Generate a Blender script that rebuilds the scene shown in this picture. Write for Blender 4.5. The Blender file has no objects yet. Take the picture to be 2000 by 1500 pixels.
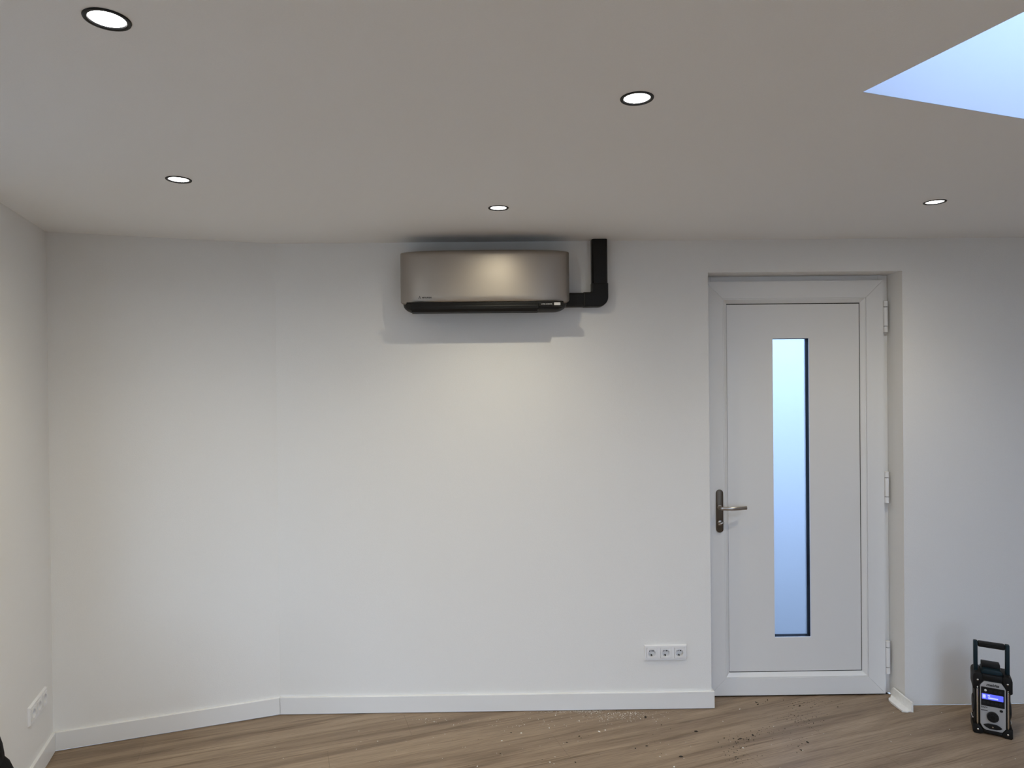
import bpy, bmesh, math, random
from mathutils import Vector, Matrix

random.seed(7)
SC = bpy.context.scene
COL = SC.collection
PI = math.pi

# ------------------------------------------------------------------ camera
CAM_H, PITCH, ROLL, FPX = 1.7663, -0.0064, -0.0104, 1312.8
cam_d = bpy.data.cameras.new('camera')
cam_d.sensor_fit = 'HORIZONTAL'
cam_d.sensor_width = 36.0
cam_d.lens = 36.0 * FPX / 2000.0
cam_d.clip_start = 0.02
cam_d.clip_end = 200
cam = bpy.data.objects.new('camera', cam_d)
COL.objects.link(cam)
_f = Vector((0, math.cos(PITCH), math.sin(PITCH)))
_u = Vector((0, -math.sin(PITCH), math.cos(PITCH)))
_r = Vector((1, 0, 0))
_cr, _sr = math.cos(ROLL), math.sin(ROLL)
_R, _U = _cr * _r + _sr * _u, -_sr * _r + _cr * _u
M = Matrix.Identity(4)
for i in range(3):
    M[i][0], M[i][1], M[i][2] = _R[i], _U[i], -_f[i]
M[2][3] = CAM_H
cam.matrix_world = M
SC.camera = cam

# ------------------------------------------------------------------ world, exposure
SKY = (0.645, 0.81, 1.06)
SKY_STRENGTH = 5.6
LAMP_W = 34.0
LAMP_COL = (1.0, 0.92, 0.70)
world = bpy.data.worlds.new('dusk_sky')
SC.world = world
world.use_nodes = True
bgn = world.node_tree.nodes['Background']
bgn.inputs[0].default_value = (*SKY, 1)
bgn.inputs[1].default_value = SKY_STRENGTH
SC.view_settings.view_transform = 'Standard'
SC.view_settings.look = 'None'
SC.view_settings.gamma = 1.0
SC.view_settings.use_curve_mapping = False
SC.view_settings.exposure = 0.19
SC.cycles.max_bounces = 9
SC.cycles.diffuse_bounces = 6
SC.cycles.glossy_bounces = 4
SC.cycles.transmission_bounces = 6
SC.cycles.transparent_max_bounces = 8
SC.cycles.sample_clamp_indirect = 6.0
SC.cycles.use_denoising = True
SC.cycles.use_adaptive_sampling = True
SC.cycles.adaptive_threshold = 0.04


# ------------------------------------------------------------------ materials
def mat(name, col, rough=0.5, metal=0.0, spec=0.5, emit=None, estr=0.0, coat=0.0):
    m = bpy.data.materials.new(name)
    m.use_nodes = True
    b = m.node_tree.nodes['Principled BSDF']
    b.inputs['Base Color'].default_value = (*col, 1)
    b.inputs['Roughness'].default_value = rough
    b.inputs['Metallic'].default_value = metal
    b.inputs['Specular IOR Level'].default_value = spec
    b.inputs['Coat Weight'].default_value = coat
    if emit:
        b.inputs['Emission Color'].default_value = (*emit, 1)
        b.inputs['Emission Strength'].default_value = estr
    return m


def nodes(m):
    nt = m.node_tree
    return nt, nt.nodes['Principled BSDF']


def add_bump(m, scale=200.0, dist=0.001, strength=0.3, detail=3, var=0.0):
    nt, b = nodes(m)
    geo = nt.nodes.new('ShaderNodeNewGeometry')
    n = nt.nodes.new('ShaderNodeTexNoise')
    n.inputs['Scale'].default_value = scale
    n.inputs['Detail'].default_value = detail
    nt.links.new(geo.outputs['Position'], n.inputs['Vector'])
    bp = nt.nodes.new('ShaderNodeBump')
    bp.inputs['Distance'].default_value = dist
    bp.inputs['Strength'].default_value = strength
    nt.links.new(n.outputs['Fac'], bp.inputs['Height'])
    nt.links.new(bp.outputs['Normal'], b.inputs['Normal'])
    if var:
        c = b.inputs['Base Color'].default_value[:3]
        r = nt.nodes.new('ShaderNodeValToRGB')
        r.color_ramp.elements[0].position = 0.3
        r.color_ramp.elements[1].position = 0.7
        r.color_ramp.elements[0].color = (*[x * (1 - var) for x in c], 1)
        r.color_ramp.elements[1].color = (*[min(1, x * (1 + var)) for x in c], 1)
        nt.links.new(n.outputs['Fac'], r.inputs['Fac'])
        nt.links.new(r.outputs['Color'], b.inputs['Base Color'])
    return m


M_WALL = add_bump(mat('white_wall_paint', (0.80, 0.795, 0.785), 0.75, spec=0.25), 260, 0.0012, 0.35, 3, 0.012)
M_CEIL = add_bump(mat('white_ceiling_paint', (0.87, 0.868, 0.86), 0.85, spec=0.2), 240, 0.001, 0.3, 3, 0.01)
M_BASE = mat('white_lacquer', (0.78, 0.78, 0.78), 0.35, spec=0.4)
M_UPVC = mat('white_door_plastic', (0.76, 0.76, 0.76), 0.38, spec=0.45)
M_UPVC_PANEL = mat('white_door_panel', (0.74, 0.735, 0.73), 0.3, spec=0.5)
M_GAP = mat('black_gasket', (0.012, 0.012, 0.014), 0.6)
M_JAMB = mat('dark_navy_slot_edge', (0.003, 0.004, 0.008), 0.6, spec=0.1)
M_BRONZE = mat('brushed_dark_nickel', (0.11, 0.088, 0.068), 0.38, metal=0.8)
M_STEEL = mat('satin_nickel', (0.42, 0.38, 0.34), 0.28, metal=0.95)
M_HINGE = mat('white_hinge', (0.76, 0.76, 0.77), 0.35)
M_TITAN = mat('titanium_silver', (0.40, 0.362, 0.325), 0.45, metal=0.8, spec=0.5)
add_bump(M_TITAN, 1500, 0.0002, 0.15, 2, 0.05)
M_BLACKPL = mat('black_plastic', (0.005, 0.005, 0.0055), 0.5, spec=0.3)
M_BLACKGL = mat('gloss_black_plastic', (0.003, 0.003, 0.0035), 0.35, spec=0.3)
M_DARKGREY = mat('dark_grey_plastic', (0.020, 0.019, 0.018), 0.5, spec=0.3)
M_PRINT_DARK = mat('dark_print', (0.012, 0.012, 0.012), 0.5)
M_PRINT_LIGHT = mat('light_print', (0.75, 0.75, 0.76), 0.5)
M_DUCT = mat('black_duct_plastic', (0.003, 0.003, 0.0035), 0.42, spec=0.3)
M_SOCK = mat('white_socket_plastic', (0.80, 0.80, 0.82), 0.3)
M_HOLE = mat('socket_hole', (0.01, 0.01, 0.01), 0.8)
M_CLIP = mat('socket_earth_clip', (0.04, 0.038, 0.035), 0.5, metal=0.3)
M_TRIMRING = mat('black_lamp_rim', (0.006, 0.006, 0.007), 0.45, spec=0.3)
M_REFLECTOR = mat('white_lamp_cup', (0.85, 0.85, 0.85), 0.4)
M_LENS = mat('lit_lamp_lens', (0.9, 0.9, 0.9), 0.5, emit=(1.0, 0.98, 0.96), estr=9.0)
M_BAG = add_bump(mat('black_nylon', (0.004, 0.004, 0.0045), 0.8, spec=0.15), 120, 0.002, 0.4)
M_OFFCUT = add_bump(mat('white_pvc_offcut', (0.88, 0.88, 0.87), 0.4), 60, 0.001, 0.2, 3, 0.04)
M_CRUMB = mat('white_plaster_crumb', (0.80, 0.78, 0.74), 0.9)
M_SOIL = mat('dark_soil_crumb', (0.03, 0.025, 0.02), 0.9)
M_SUB = mat('dark_screed', (0.02, 0.018, 0.016), 0.9)
M_PAVE = add_bump(mat('garden_paving', (0.15, 0.145, 0.135), 0.9), 8, 0.01, 0.4, 4, 0.2)
M_EXT = add_bump(mat('outside_brick', (0.20, 0.19, 0.18), 0.9), 30, 0.004, 0.4, 4, 0.1)
# radio
M_RBLACK = mat('radio_rubber', (0.004, 0.004, 0.0045), 0.55, spec=0.3)
M_RTEAL = mat('radio_teal_plastic', (0.003, 0.016, 0.024), 0.45, spec=0.3)
M_RSILVER = add_bump(mat('radio_silver_panel', (0.42, 0.42, 0.43), 0.45, metal=0.2), 900, 0.0003, 0.1, 2, 0.08)
M_RCHROME = mat('radio_steel_bar', (0.75, 0.72, 0.67), 0.22, metal=1.0)
M_RSCREEN = mat('radio_blue_screen', (0.02, 0.02, 0.1), 0.3, emit=(0.10, 0.13, 0.86), estr=1.0)
M_RSCRTXT = mat('radio_screen_text', (0.2, 0.2, 0.4), 0.3, emit=(0.40, 0.45, 1.0), estr=1.1)
M_RBUTTON = mat('radio_button', (0.014, 0.014, 0.016), 0.55, spec=0.3)
M_RWHITE = mat('radio_white_button', (0.7, 0.7, 0.68), 0.4)


def clear_glass(name, tint):
    m = bpy.data.materials.new(name)
    m.use_nodes = True
    nt = m.node_tree
    for n in list(nt.nodes):
        nt.nodes.remove(n)
    out = nt.nodes.new('ShaderNodeOutputMaterial')
    tr = nt.nodes.new('ShaderNodeBsdfTransparent')
    tr.inputs[0].default_value = (*tint, 1)
    gl = nt.nodes.new('ShaderNodeBsdfGlossy')
    gl.inputs['Roughness'].default_value = 0.02
    mx = nt.nodes.new('ShaderNodeMixShader')
    mx.inputs[0].default_value = 0.06
    nt.links.new(tr.outputs[0], mx.inputs[1])
    nt.links.new(gl.outputs[0], mx.inputs[2])
    nt.links.new(mx.outputs[0], out.inputs[0])
    return m


M_GLASS = clear_glass('clear_glazing', (0.97, 0.98, 0.98))
M_GLASS_ROOF = clear_glass('tinted_rooflight_glazing', (0.63, 0.69, 0.80))


def frosted_glass():
    m = mat('frosted_glass', (0.33, 0.385, 0.475), 0.85, spec=0.3)
    nt, b = nodes(m)
    b.inputs['Transmission Weight'].default_value = 1.0
    b.inputs['IOR'].default_value = 1.3
    geo = nt.nodes.new('ShaderNodeNewGeometry')
    n = nt.nodes.new('ShaderNodeTexNoise')
    n.inputs['Scale'].default_value = 400
    nt.links.new(geo.outputs['Position'], n.inputs['Vector'])
    bp = nt.nodes.new('ShaderNodeBump')
    bp.inputs['Distance'].default_value = 0.0005
    bp.inputs['Strength'].default_value = 0.3
    nt.links.new(n.outputs['Fac'], bp.inputs['Height'])
    nt.links.new(bp.outputs['Normal'], b.inputs['Normal'])
    return m


M_FROST = frosted_glass()

GRID = 0.3318            # the room grid is turned 19 degrees from the view axis


def wood():
    m = mat('oak_vinyl_plank', (0.3, 0.23, 0.17), 0.5, spec=0.35)
    nt, b = nodes(m)
    L = nt.links.new
    geo = nt.nodes.new('ShaderNodeNewGeometry')
    oi = nt.nodes.new('ShaderNodeObjectInfo')
    rot = nt.nodes.new('ShaderNodeVectorRotate')
    rot.inputs['Angle'].default_value = -GRID
    L(geo.outputs['Position'], rot.inputs['Vector'])
    off = nt.nodes.new('ShaderNodeVectorMath')
    off.operation = 'MULTIPLY'
    comb = nt.nodes.new('ShaderNodeCombineXYZ')
    for i in range(3):
        L(oi.outputs['Random'], comb.inputs[i])
    L(comb.outputs[0], off.inputs[0])
    off.inputs[1].default_value = (3.0, 1.3, 0.0)
    ad = nt.nodes.new('ShaderNodeVectorMath')
    L(rot.outputs[0], ad.inputs[0])
    L(off.outputs[0], ad.inputs[1])

    def noise(scx, scy, detail, dist=0.0, rough=0.55, src=None):
        mp = nt.nodes.new('ShaderNodeMapping')
        mp.inputs['Scale'].default_value = (scx, scy, 1)
        L((src or ad).outputs[0], mp.inputs['Vector'])
        n = nt.nodes.new('ShaderNodeTexNoise')
        n.inputs['Scale'].default_value = 1.0
        n.inputs['Detail'].default_value = detail
        n.inputs['Roughness'].default_value = rough
        n.inputs['Distortion'].default_value = dist
        L(mp.outputs[0], n.inputs['Vector'])
        return n
    big = noise(0.9, 12, 5, 0.5, 0.55, rot)
    fine = noise(7, 170, 5, 0.4, 0.7)
    vein = noise(1.5, 62, 6, 1.0, 0.62, rot)
    r1 = nt.nodes.new('ShaderNodeValToRGB')
    e = r1.color_ramp.elements
    e[0].position, e[0].color = 0.28, (0.168, 0.119, 0.080, 1)
    e[1].position, e[1].color = 0.74, (0.390, 0.298, 0.213, 1)
    k = e.new(0.48); k.color = (0.284, 0.211, 0.147, 1)
    L(big.outputs['Fac'], r1.inputs['Fac'])
    r2 = nt.nodes.new('ShaderNodeValToRGB')
    r2.color_ramp.elements[0].position, r2.color_ramp.elements[0].color = 0.30, (0.72, 0.70, 0.67, 1)
    r2.color_ramp.elements[1].position, r2.color_ramp.elements[1].color = 0.62, (1.08, 1.07, 1.06, 1)
    L(fine.outputs['Fac'], r2.inputs['Fac'])
    r3 = nt.nodes.new('ShaderNodeValToRGB')
    r3.color_ramp.elements[0].position, r3.color_ramp.elements[0].color = 0.33, (0.62, 0.58, 0.54, 1)
    r3.color_ramp.elements[1].position, r3.color_ramp.elements[1].color = 0.46, (1, 1, 1, 1)
    L(vein.outputs['Fac'], r3.inputs['Fac'])

    def mul(a, bb, f=1.0):
        x = nt.nodes.new('ShaderNodeMix')
        x.data_type = 'RGBA'
        x.blend_type = 'MULTIPLY'
        x.inputs['Factor'].default_value = f
        L(a, x.inputs['A'])
        L(bb, x.inputs['B'])
        return x.outputs['Result']
    c = mul(r1.outputs[0], r2.outputs[0], 0.95)
    c = mul(c, r3.outputs[0], 0.85)
    rr = nt.nodes.new('ShaderNodeMapRange')
    rr.inputs['To Min'].default_value = 0.98
    rr.inputs['To Max'].default_value = 1.02
    L(oi.outputs['Random'], rr.inputs['Value'])
    hv = nt.nodes.new('ShaderNodeHueSaturation')
    L(rr.outputs[0], hv.inputs['Value'])
    L(c, hv.inputs['Color'])
    L(hv.outputs[0], b.inputs['Base Color'])
    bp = nt.nodes.new('ShaderNodeBump')
    bp.inputs['Distance'].default_value = 0.0006
    bp.inputs['Strength'].default_value = 0.4
    L(fine.outputs['Fac'], bp.inputs['Height'])
    L(bp.outputs['Normal'], b.inputs['Normal'])
    return m


M_WOOD = wood()


# ------------------------------------------------------------------ mesh helpers
def obj(name, bm, m, parent=None, smooth=False):
    me = bpy.data.meshes.new(name)
    bmesh.ops.recalc_face_normals(bm, faces=bm.faces[:])
    bm.to_mesh(me)
    bm.free()
    me.materials.append(m)
    if smooth:
        me.polygons.foreach_set('use_smooth', [True] * len(me.polygons))
        me.set_sharp_from_angle(angle=math.radians(38))
    o = bpy.data.objects.new(name, me)
    COL.objects.link(o)
    if parent:
        o.parent = parent
    return o


def empty(name, loc=(0, 0, 0), rz=0.0, parent=None):
    o = bpy.data.objects.new(name, None)
    o.empty_display_size = 0.05
    COL.objects.link(o)
    o.location = loc
    o.rotation_euler = (0, 0, rz)
    if parent:
        o.parent = parent
    return o


def tag(o, label, cat, group=None):
    o['label'] = label
    o['category'] = cat
    if group:
        o['group'] = group
    return o


def struct(o):
    o['kind'] = 'structure'
    return o


def B():
    return bmesh.new()


def merge(bm, tmp):
    me = bpy.data.meshes.new('tmp')
    tmp.to_mesh(me)
    tmp.free()
    bm.from_mesh(me)
    bpy.data.meshes.remove(me)
    return bm


def box(bm, x0, x1, y0, y1, z0, z1, r=0.0, seg=2):
    t = B()
    bmesh.ops.create_cube(t, size=1)
    for v in t.verts:
        v.co = Vector(((x0 + x1) / 2 + v.co.x * (x1 - x0), (y0 + y1) / 2 + v.co.y * (y1 - y0), (z0 + z1) / 2 + v.co.z * (z1 - z0)))
    if r > 0:
        bmesh.ops.bevel(t, geom=t.edges[:], offset=r, segments=seg, profile=0.5, affect='EDGES')
    return merge(bm, t)


def prism(bm, pts, a, b, axis='y', r=0.0, seg=2):
    """polygon pts extruded a..b: axis y -> pts are (x, z); z -> (x, y); x -> (y, z)"""
    t = B()

    def P(p, h):
        return {'y': (p[0], h, p[1]), 'z': (p[0], p[1], h), 'x': (h, p[0], p[1])}[axis]
    v0 = [t.verts.new(P(p, a)) for p in pts]
    v1 = [t.verts.new(P(p, b)) for p in pts]
    t.faces.new(v0)
    t.faces.new(v1)
    n = len(pts)
    for i in range(n):
        t.faces.new((v0[i], v0[(i + 1) % n], v1[(i + 1) % n], v1[i]))
    if r > 0:
        bmesh.ops.recalc_face_normals(t, faces=t.faces[:])
        cap = [e for e in t.edges if len(e.link_faces) == 2 and any(len(f.verts) == n for f in e.link_faces)]
        bmesh.ops.bevel(t, geom=cap if n > 4 else t.edges[:], offset=r, segments=seg, profile=0.5, affect='EDGES')
    return merge(bm, t)


def rrect(x0, x1, z0, z1, r, n=6):
    """rounded rectangle outline; r may be a 4-tuple (bl, br, tr, tl)"""
    rs = r if isinstance(r, (tuple, list)) else (r,) * 4
    out = []
    for (cx, cz, a0, rad) in ((x0, z0, PI, rs[0]), (x1, z0, 1.5 * PI, rs[1]), (x1, z1, 0, rs[2]), (x0, z1, 0.5 * PI, rs[3])):
        sx = 1 if cx == x0 else -1
        sz = 1 if cz == z0 else -1
        ox, oz = cx + sx * rad, cz + sz * rad
        if rad <= 0:
            out.append((cx, cz))
            continue
        for i in range(n + 1):
            a = a0 + 0.5 * PI * i / n
            out.append((ox + rad * math.cos(a), oz + rad * math.sin(a)))
    return out


def circle(cx, cz, r, n=24, ry=None):
    ry = ry or r
    return [(cx + r * math.cos(2 * PI * i / n), cz + ry * math.sin(2 * PI * i / n)) for i in range(n)]


def lathe(bm, prof, n=40, center=(0, 0, 0), axis='z', closed=False):
    """prof: list of (radius, height)"""
    t = B()
    rings = []
    for (r, h) in prof:
        ring = []
        for i in range(n):
            a = 2 * PI * i / n
            c, s = r * math.cos(a), r * math.sin(a)
            p = {'z': (c, s, h), 'y': (c, h, s), 'x': (h, c, s)}[axis]
            ring.append(t.verts.new(Vector(p) + Vector(center)))
        rings.append(ring)
    m = len(rings)
    for j in range(m if closed else m - 1):
        a, b = rings[j], rings[(j + 1) % m]
        for i in range(n):
            t.faces.new((a[i], a[(i + 1) % n], b[(i + 1) % n], b[i]))
    if not closed:
        for ring, (r, h) in ((rings[0], prof[0]), (rings[-1], prof[-1])):
            if r > 1e-6:
                t.faces.new(ring)
    bmesh.ops.remove_doubles(t, verts=t.verts[:], dist=1e-6)
    return merge(bm, t)


def tube(bm, pts, r, n=12, rx=None):
    """sweep an ellipse (r sideways/vertical rx) along pts"""
    t = B()
    pts = [Vector(p) for p in pts]
    rings = []
    for i, p in enumerate(pts):
        d = (pts[min(i + 1, len(pts) - 1)] - pts[max(i - 1, 0)]).normalized()
        up = Vector((0, 0, 1)) if abs(d.z) < 0.9 else Vector((0, 1, 0))
        s = d.cross(up).normalized()
        u = s.cross(d).normalized()
        rr = r[i] if isinstance(r, (list, tuple)) else r
        ry = rr if rx is None else rx
        rings.append([t.verts.new(p + s * rr * math.cos(2 * PI * k / n) + u * ry * math.sin(2 * PI * k / n)) for k in range(n)])
    for a, b in zip(rings, rings[1:]):
        for k in range(n):
            t.faces.new((a[k], a[(k + 1) % n], b[(k + 1) % n], b[k]))
    t.faces.new(rings[0])
    t.faces.new(rings[-1])
    return merge(bm, t)


def grid_wall(bm, S, Z, y0, y1, solid):
    """solid block in (s, z) cells with openings; y0 room face, y1 outer face"""
    t = B()
    cache = {}

    def V(i, j, k):
        key = (i, j, k)
        if key not in cache:
            cache[key] = t.verts.new((S[i], (y0, y1)[k], Z[j]))
        return cache[key]
    ns, nz = len(S) - 1, len(Z) - 1

    def sol(i, j):
        return 0 <= i < ns and 0 <= j < nz and solid(0.5 * (S[i] + S[i + 1]), 0.5 * (Z[j] + Z[j + 1]))
    for i in range(ns):
        for j in range(nz):
            if not sol(i, j):
                continue
            t.faces.new((V(i, j, 0), V(i + 1, j, 0), V(i + 1, j + 1, 0), V(i, j + 1, 0)))
            t.faces.new((V(i, j, 1), V(i, j + 1, 1), V(i + 1, j + 1, 1), V(i + 1, j, 1)))
            if not sol(i - 1, j):
                t.faces.new((V(i, j, 0), V(i, j + 1, 0), V(i, j + 1, 1), V(i, j, 1)))
            if not sol(i + 1, j):
                t.faces.new((V(i + 1, j, 0), V(i + 1, j, 1), V(i + 1, j + 1, 1), V(i + 1, j + 1, 0)))
            if not sol(i, j - 1):
                t.faces.new((V(i, j, 0), V(i, j, 1), V(i + 1, j, 1), V(i + 1, j, 0)))
            if not sol(i, j + 1):
                t.faces.new((V(i, j + 1, 0), V(i + 1, j + 1, 0), V(i + 1, j + 1, 1), V(i, j + 1, 1)))
    return merge(bm, t)


def text(name, body, size, m, parent, loc, shear=0.0, align='LEFT', width=None, bold=0.0):
    """flat lettering in the parent's x-z plane facing -y"""
    cu = bpy.data.curves.new(name, 'FONT')
    cu.body = body
    cu.size = size
    cu.shear = shear
    cu.align_x = align
    cu.align_y = 'CENTER'
    cu.offset = bold
    cu.extrude = 0.0003
    tmp = bpy.data.objects.new(name, cu)
    COL.objects.link(tmp)
    dg = bpy.context.evaluated_depsgraph_get()
    me = bpy.data.meshes.new_from_object(tmp.evaluated_get(dg))
    bpy.data.objects.remove(tmp)
    bpy.data.curves.remove(cu)
    xs = [v.co.x for v in me.vertices]
    k = (width / (max(xs) - min(xs))) if width else 1.0
    for v in me.vertices:
        x, y, z = v.co
        v.co = (x * k + loc[0], loc[1] - z, y + loc[2])
    me.materials.clear()
    me.materials.append(m)
    o = bpy.data.objects.new(name, me)
    COL.objects.link(o)
    o.parent = parent
    return o


# ------------------------------------------------------------------ room plan
H = 2.5
P0 = Vector((-2.2294, 3.2292))
P1 = Vector((-1.2505, 3.5674))
ANG = math.radians(0.461)
V_ = Vector((math.cos(ANG), math.sin(ANG)))       # along the main wall
W_ = Vector((-math.sin(GRID), math.cos(GRID)))    # along the left wall, away from the camera
E1 = Vector((math.cos(GRID), math.sin(GRID)))
L_LEFT = 6.0
P3 = P1 + V_ * 5.0
R0 = P0 - W_ * L_LEFT
R1 = P3 - W_ * ((P3 - R0).dot(W_))
Q1 = P0 - W_ * 0.95                                # unseen side bay added past the stub to shape daylight on the angled wall
Q2, Q3, Q4 = Q1 - E1 * 2.7, P0 - W_ * 3.05 - E1 * 2.7, P0 - W_ * 3.05
POLY = [P0, P1, P3, R1, R0]
SIDE = [Q1, Q4, Q3, Q2]
OUTLINE = [P0, P1, P3, R1, R0, Q4, Q3, Q2, Q1]
T = 0.30


def wall(name, A, Bp, holes=(), pockets=(), z0=0.0, z1=2.8):
    holes = list(holes) + list(pockets)               # pockets: shallow recesses for the flush socket boxes
    d = Bp - A
    ln = d.length
    S = sorted({0.0, ln, *[h[0] for h in holes], *[h[1] for h in holes]})
    Z = sorted({z0, H, z1, *[h[2] for h in holes], *[h[3] for h in holes]})
    bm = grid_wall(B(), S, Z, 0, T, lambda s, z: not any(h[0] < s < h[1] and h[2] < z < h[3] for h in holes))
    for p in pockets:
        box(bm, p[0], p[1], 0.045, T, p[2], p[3])
    o = obj(name, bm, M_WALL)
    o.location = (A.x, A.y, 0)
    o.rotation_euler = (0, 0, math.atan2(d.y, d.x))
    return struct(o)


DOOR = (2.301, 3.341, 0.0, 2.326)
ADDED_WIN_L = (0.34, 2.50, 0.0, 2.14)                      # unseen glazed opening of the added bay, lets daylight in from the left
rear_len = (R0 - R1).length
ADDED_WIN_RB = (rear_len - 3.5, rear_len - 1.9, 0.0, 2.12)   # unseen glazed opening added in the rear wall for daylight
wall('wall_back', P1, P3, [DOOR], [(1.957, 2.153, 0.276, 0.327)])
wall('wall_angled', P0, P1)
wall('wall_left', Q1, P0, [], [(0.628, 0.824, 0.293, 0.344)])
wall('wall_left_rear', R0, Q4)
wall('wall_added_bay_rear', Q4 - E1 * T, Q3, [(ADDED_WIN_L[0] - T, ADDED_WIN_L[1] - T, ADDED_WIN_L[2], ADDED_WIN_L[3])])  # unseen bay walls, added to frame the daylight from the left
wall('wall_added_bay_left', Q3, Q2)
wall('wall_added_bay_front', Q2, Q1 - E1 * T)
wall('wall_right', P3, R1)
wall('wall_rear', R1, R0, [ADDED_WIN_RB])


def wpt(s, d, z=0.0):
    n = Vector((V_.y, -V_.x))
    p = P1 + V_ * s + n * d
    return Vector((p.x, p.y, z))


# ---- floor: screed + planks that run along the room grid
bm = B()
prism(bm, [(p.x, p.y) for p in OUTLINE], -0.10, -0.012, 'z')
dl, dr = wpt(DOOR[0], 0), wpt(DOOR[1], 0)
dl2, dr2 = wpt(DOOR[0], -T), wpt(DOOR[1], -T)
q = [bm.verts.new((p.x, p.y, -0.012)) for p in (dl, dr, dr2, dl2)]
bm.faces.new(q)
floor = struct(obj('floor', bm, M_SUB))


def clip(poly, a, n):
    """keep the side of the line through a where (p-a).n >= 0"""
    out = []
    for i, p in enumerate(poly):
        r = poly[(i + 1) % len(poly)]
        dp, dq = (p - a).dot(n), (r - a).dot(n)
        if dp >= 0:
            out.append(p)
        if dp * dq < 0:
            out.append(p + (r - p) * (dp / (dp - dq)))
    return out


def clip_convex(poly, conv, inset):
    for i in range(len(conv)):
        a, b = conv[i], conv[(i + 1) % len(conv)]
        d = (b - a).normalized()
        n = Vector((d.y, -d.x))           # room side (plan is clockwise)
        poly = clip(poly, a + n * inset, n)
        if len(poly) < 3:
            return []
    return poly


PLW, PLL = 0.226, 1.50
door_conv = [wpt(DOOR[0] + 0.002, -0.125).xy, wpt(DOOR[1] - 0.002, -0.125).xy, wpt(DOOR[1] - 0.002, 0.006).xy, wpt(DOOR[0] + 0.002, 0.006).xy]
SIDE_CW = [Q4 + E1 * 0.006, Q3 + E1 * 0.006, Q2 + E1 * 0.006, Q1 + E1 * 0.006]
rng = random.Random(3)
row = 0
y = -0.11
while y < 7.2:
    x = -2.8 - rng.random() * PLL
    while x < 8.5:
        g = 0.0004
        a = R0 + E1 * (x + g) + W_ * (y + g)
        rect = [a, a + W_ * (PLW - 2 * g), a + W_ * (PLW - 2 * g) + E1 * (PLL - 2 * g), a + E1 * (PLL - 2 * g)]
        pieces = [clip_convex(rect, POLY, 0.006), clip_convex(rect, door_conv, 0.0), clip_convex(rect, SIDE_CW, 0.0)]
        pieces = [p for p in pieces if len(p) >= 3]
        if pieces:
            bm = B()
            for p in pieces:
                prism(bm, [(v.x, v.y) for v in p], -0.011, 0.0, 'z')
            obj('plank', bm, M_WOOD, floor)
        x += PLL
    y += PLW
    row += 1

# ---- ceiling with the rooflight opening and the holes of the downlights
SK0 = Vector((0.914, 1.742))
SKX, SKY_L = 1.60, 1.25


def gp(o, a, b):
    return o + E1 * a - W_ * b


SKQ = [gp(SK0, 0, 0), gp(SK0, SKX, 0), gp(SK0, SKX, SKY_L), gp(SK0, 0, SKY_L)]
LIGHTS = [(-0.807, 1.357), (0.335, 1.765), (-1.193, 2.426), (-0.050, 2.873), (1.798, 2.850),
          (-0.421, 0.267), (0.721, 0.675), (-0.035, -0.82), (1.107, -0.415)]  # this row is unseen: downlights added behind the camera for room light
R_CUT = 0.036


def plate(holes, z):
    t = B()
    loops = [OUTLINE] + holes
    ed = []
    for lp in loops:
        vv = [t.verts.new((p[0], p[1], z)) for p in lp]
        ed += [t.edges.new((vv[i], vv[(i + 1) % len(vv)])) for i in range(len(vv))]
    bmesh.ops.triangle_fill(t, use_beauty=True, use_dissolve=False, edges=ed, normal=(0, 0, -1))
    return t


bm = B()
merge(bm, plate([SKQ] + [circle(x, y_, R_CUT, 24) for x, y_ in LIGHTS], H))
merge(bm, plate([SKQ], 2.8))
ceiling = struct(obj('ceiling', bm, M_CEIL))

# rooflight: white shaft, frame, glazing
win = struct(empty('window_1', (SK0.x, SK0.y, H), GRID))
ZS = 0.50
bm = B()
th = 0.05
box(bm, -th, 0, -SKY_L - th, th, 0.001, ZS)
obj('shaft_lining', bm, M_BASE, win)
for (a, b, c, d) in ((SKX, SKX + th, -SKY_L - th, th), (0, SKX, 0, th), (0, SKX, -SKY_L - th, -SKY_L)):
    obj('shaft_lining', box(B(), a, b, c, d, 0.001, ZS), M_BASE, win)
bm = B()
for (a, b, c, d) in ((-th, 0.04, -SKY_L - th, th), (SKX - 0.04, SKX + th, -SKY_L - th, th), (0.04, SKX - 0.04, -0.04, th), (0.04, SKX - 0.04, -SKY_L - th, -SKY_L + 0.04)):
    box(bm, a, b, c, d, ZS, ZS + 0.06)
obj('window_frame', bm, M_UPVC, win)
obj('window_pane', box(B(), 0.04, SKX - 0.04, -SKY_L + 0.04, -0.04, ZS + 0.025, ZS + 0.033), M_GLASS_ROOF, win)


def glazed(name, A, Bp, hole, nsash):
    d = Bp - A
    w = struct(empty(name, (A.x, A.y, 0), math.atan2(d.y, d.x)))
    s0, s1, z0, z1 = hole
    f = 0.06
    bm = B()
    box(bm, s0, s0 + f, T - 0.09, T - 0.02, z0, z1)
    box(bm, s1 - f, s1, T - 0.09, T - 0.02, z0, z1)
    box(bm, s0 + f, s1 - f, T - 0.09, T - 0.02, z1 - f, z1)
    box(bm, s0 + f, s1 - f, T - 0.09, T - 0.02, z0, z0 + f)
    obj('window_frame', bm, M_UPVC, w)
    wd = (s1 - s0 - 2 * f) / nsash
    for i in range(nsash):
        a = s0 + f + i * wd
        if i:
            obj('mullion', box(B(), a - 0.03, a + 0.03, T - 0.09, T - 0.02, z0 + f, z1 - f), M_UPVC, w)
        obj('window_pane', box(B(), a + (0.03 if i else 0), a + wd - (0.03 if i < nsash - 1 else 0), T - 0.06, T - 0.052, z0 + f, z1 - f), M_GLASS, w)
    return w


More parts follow.
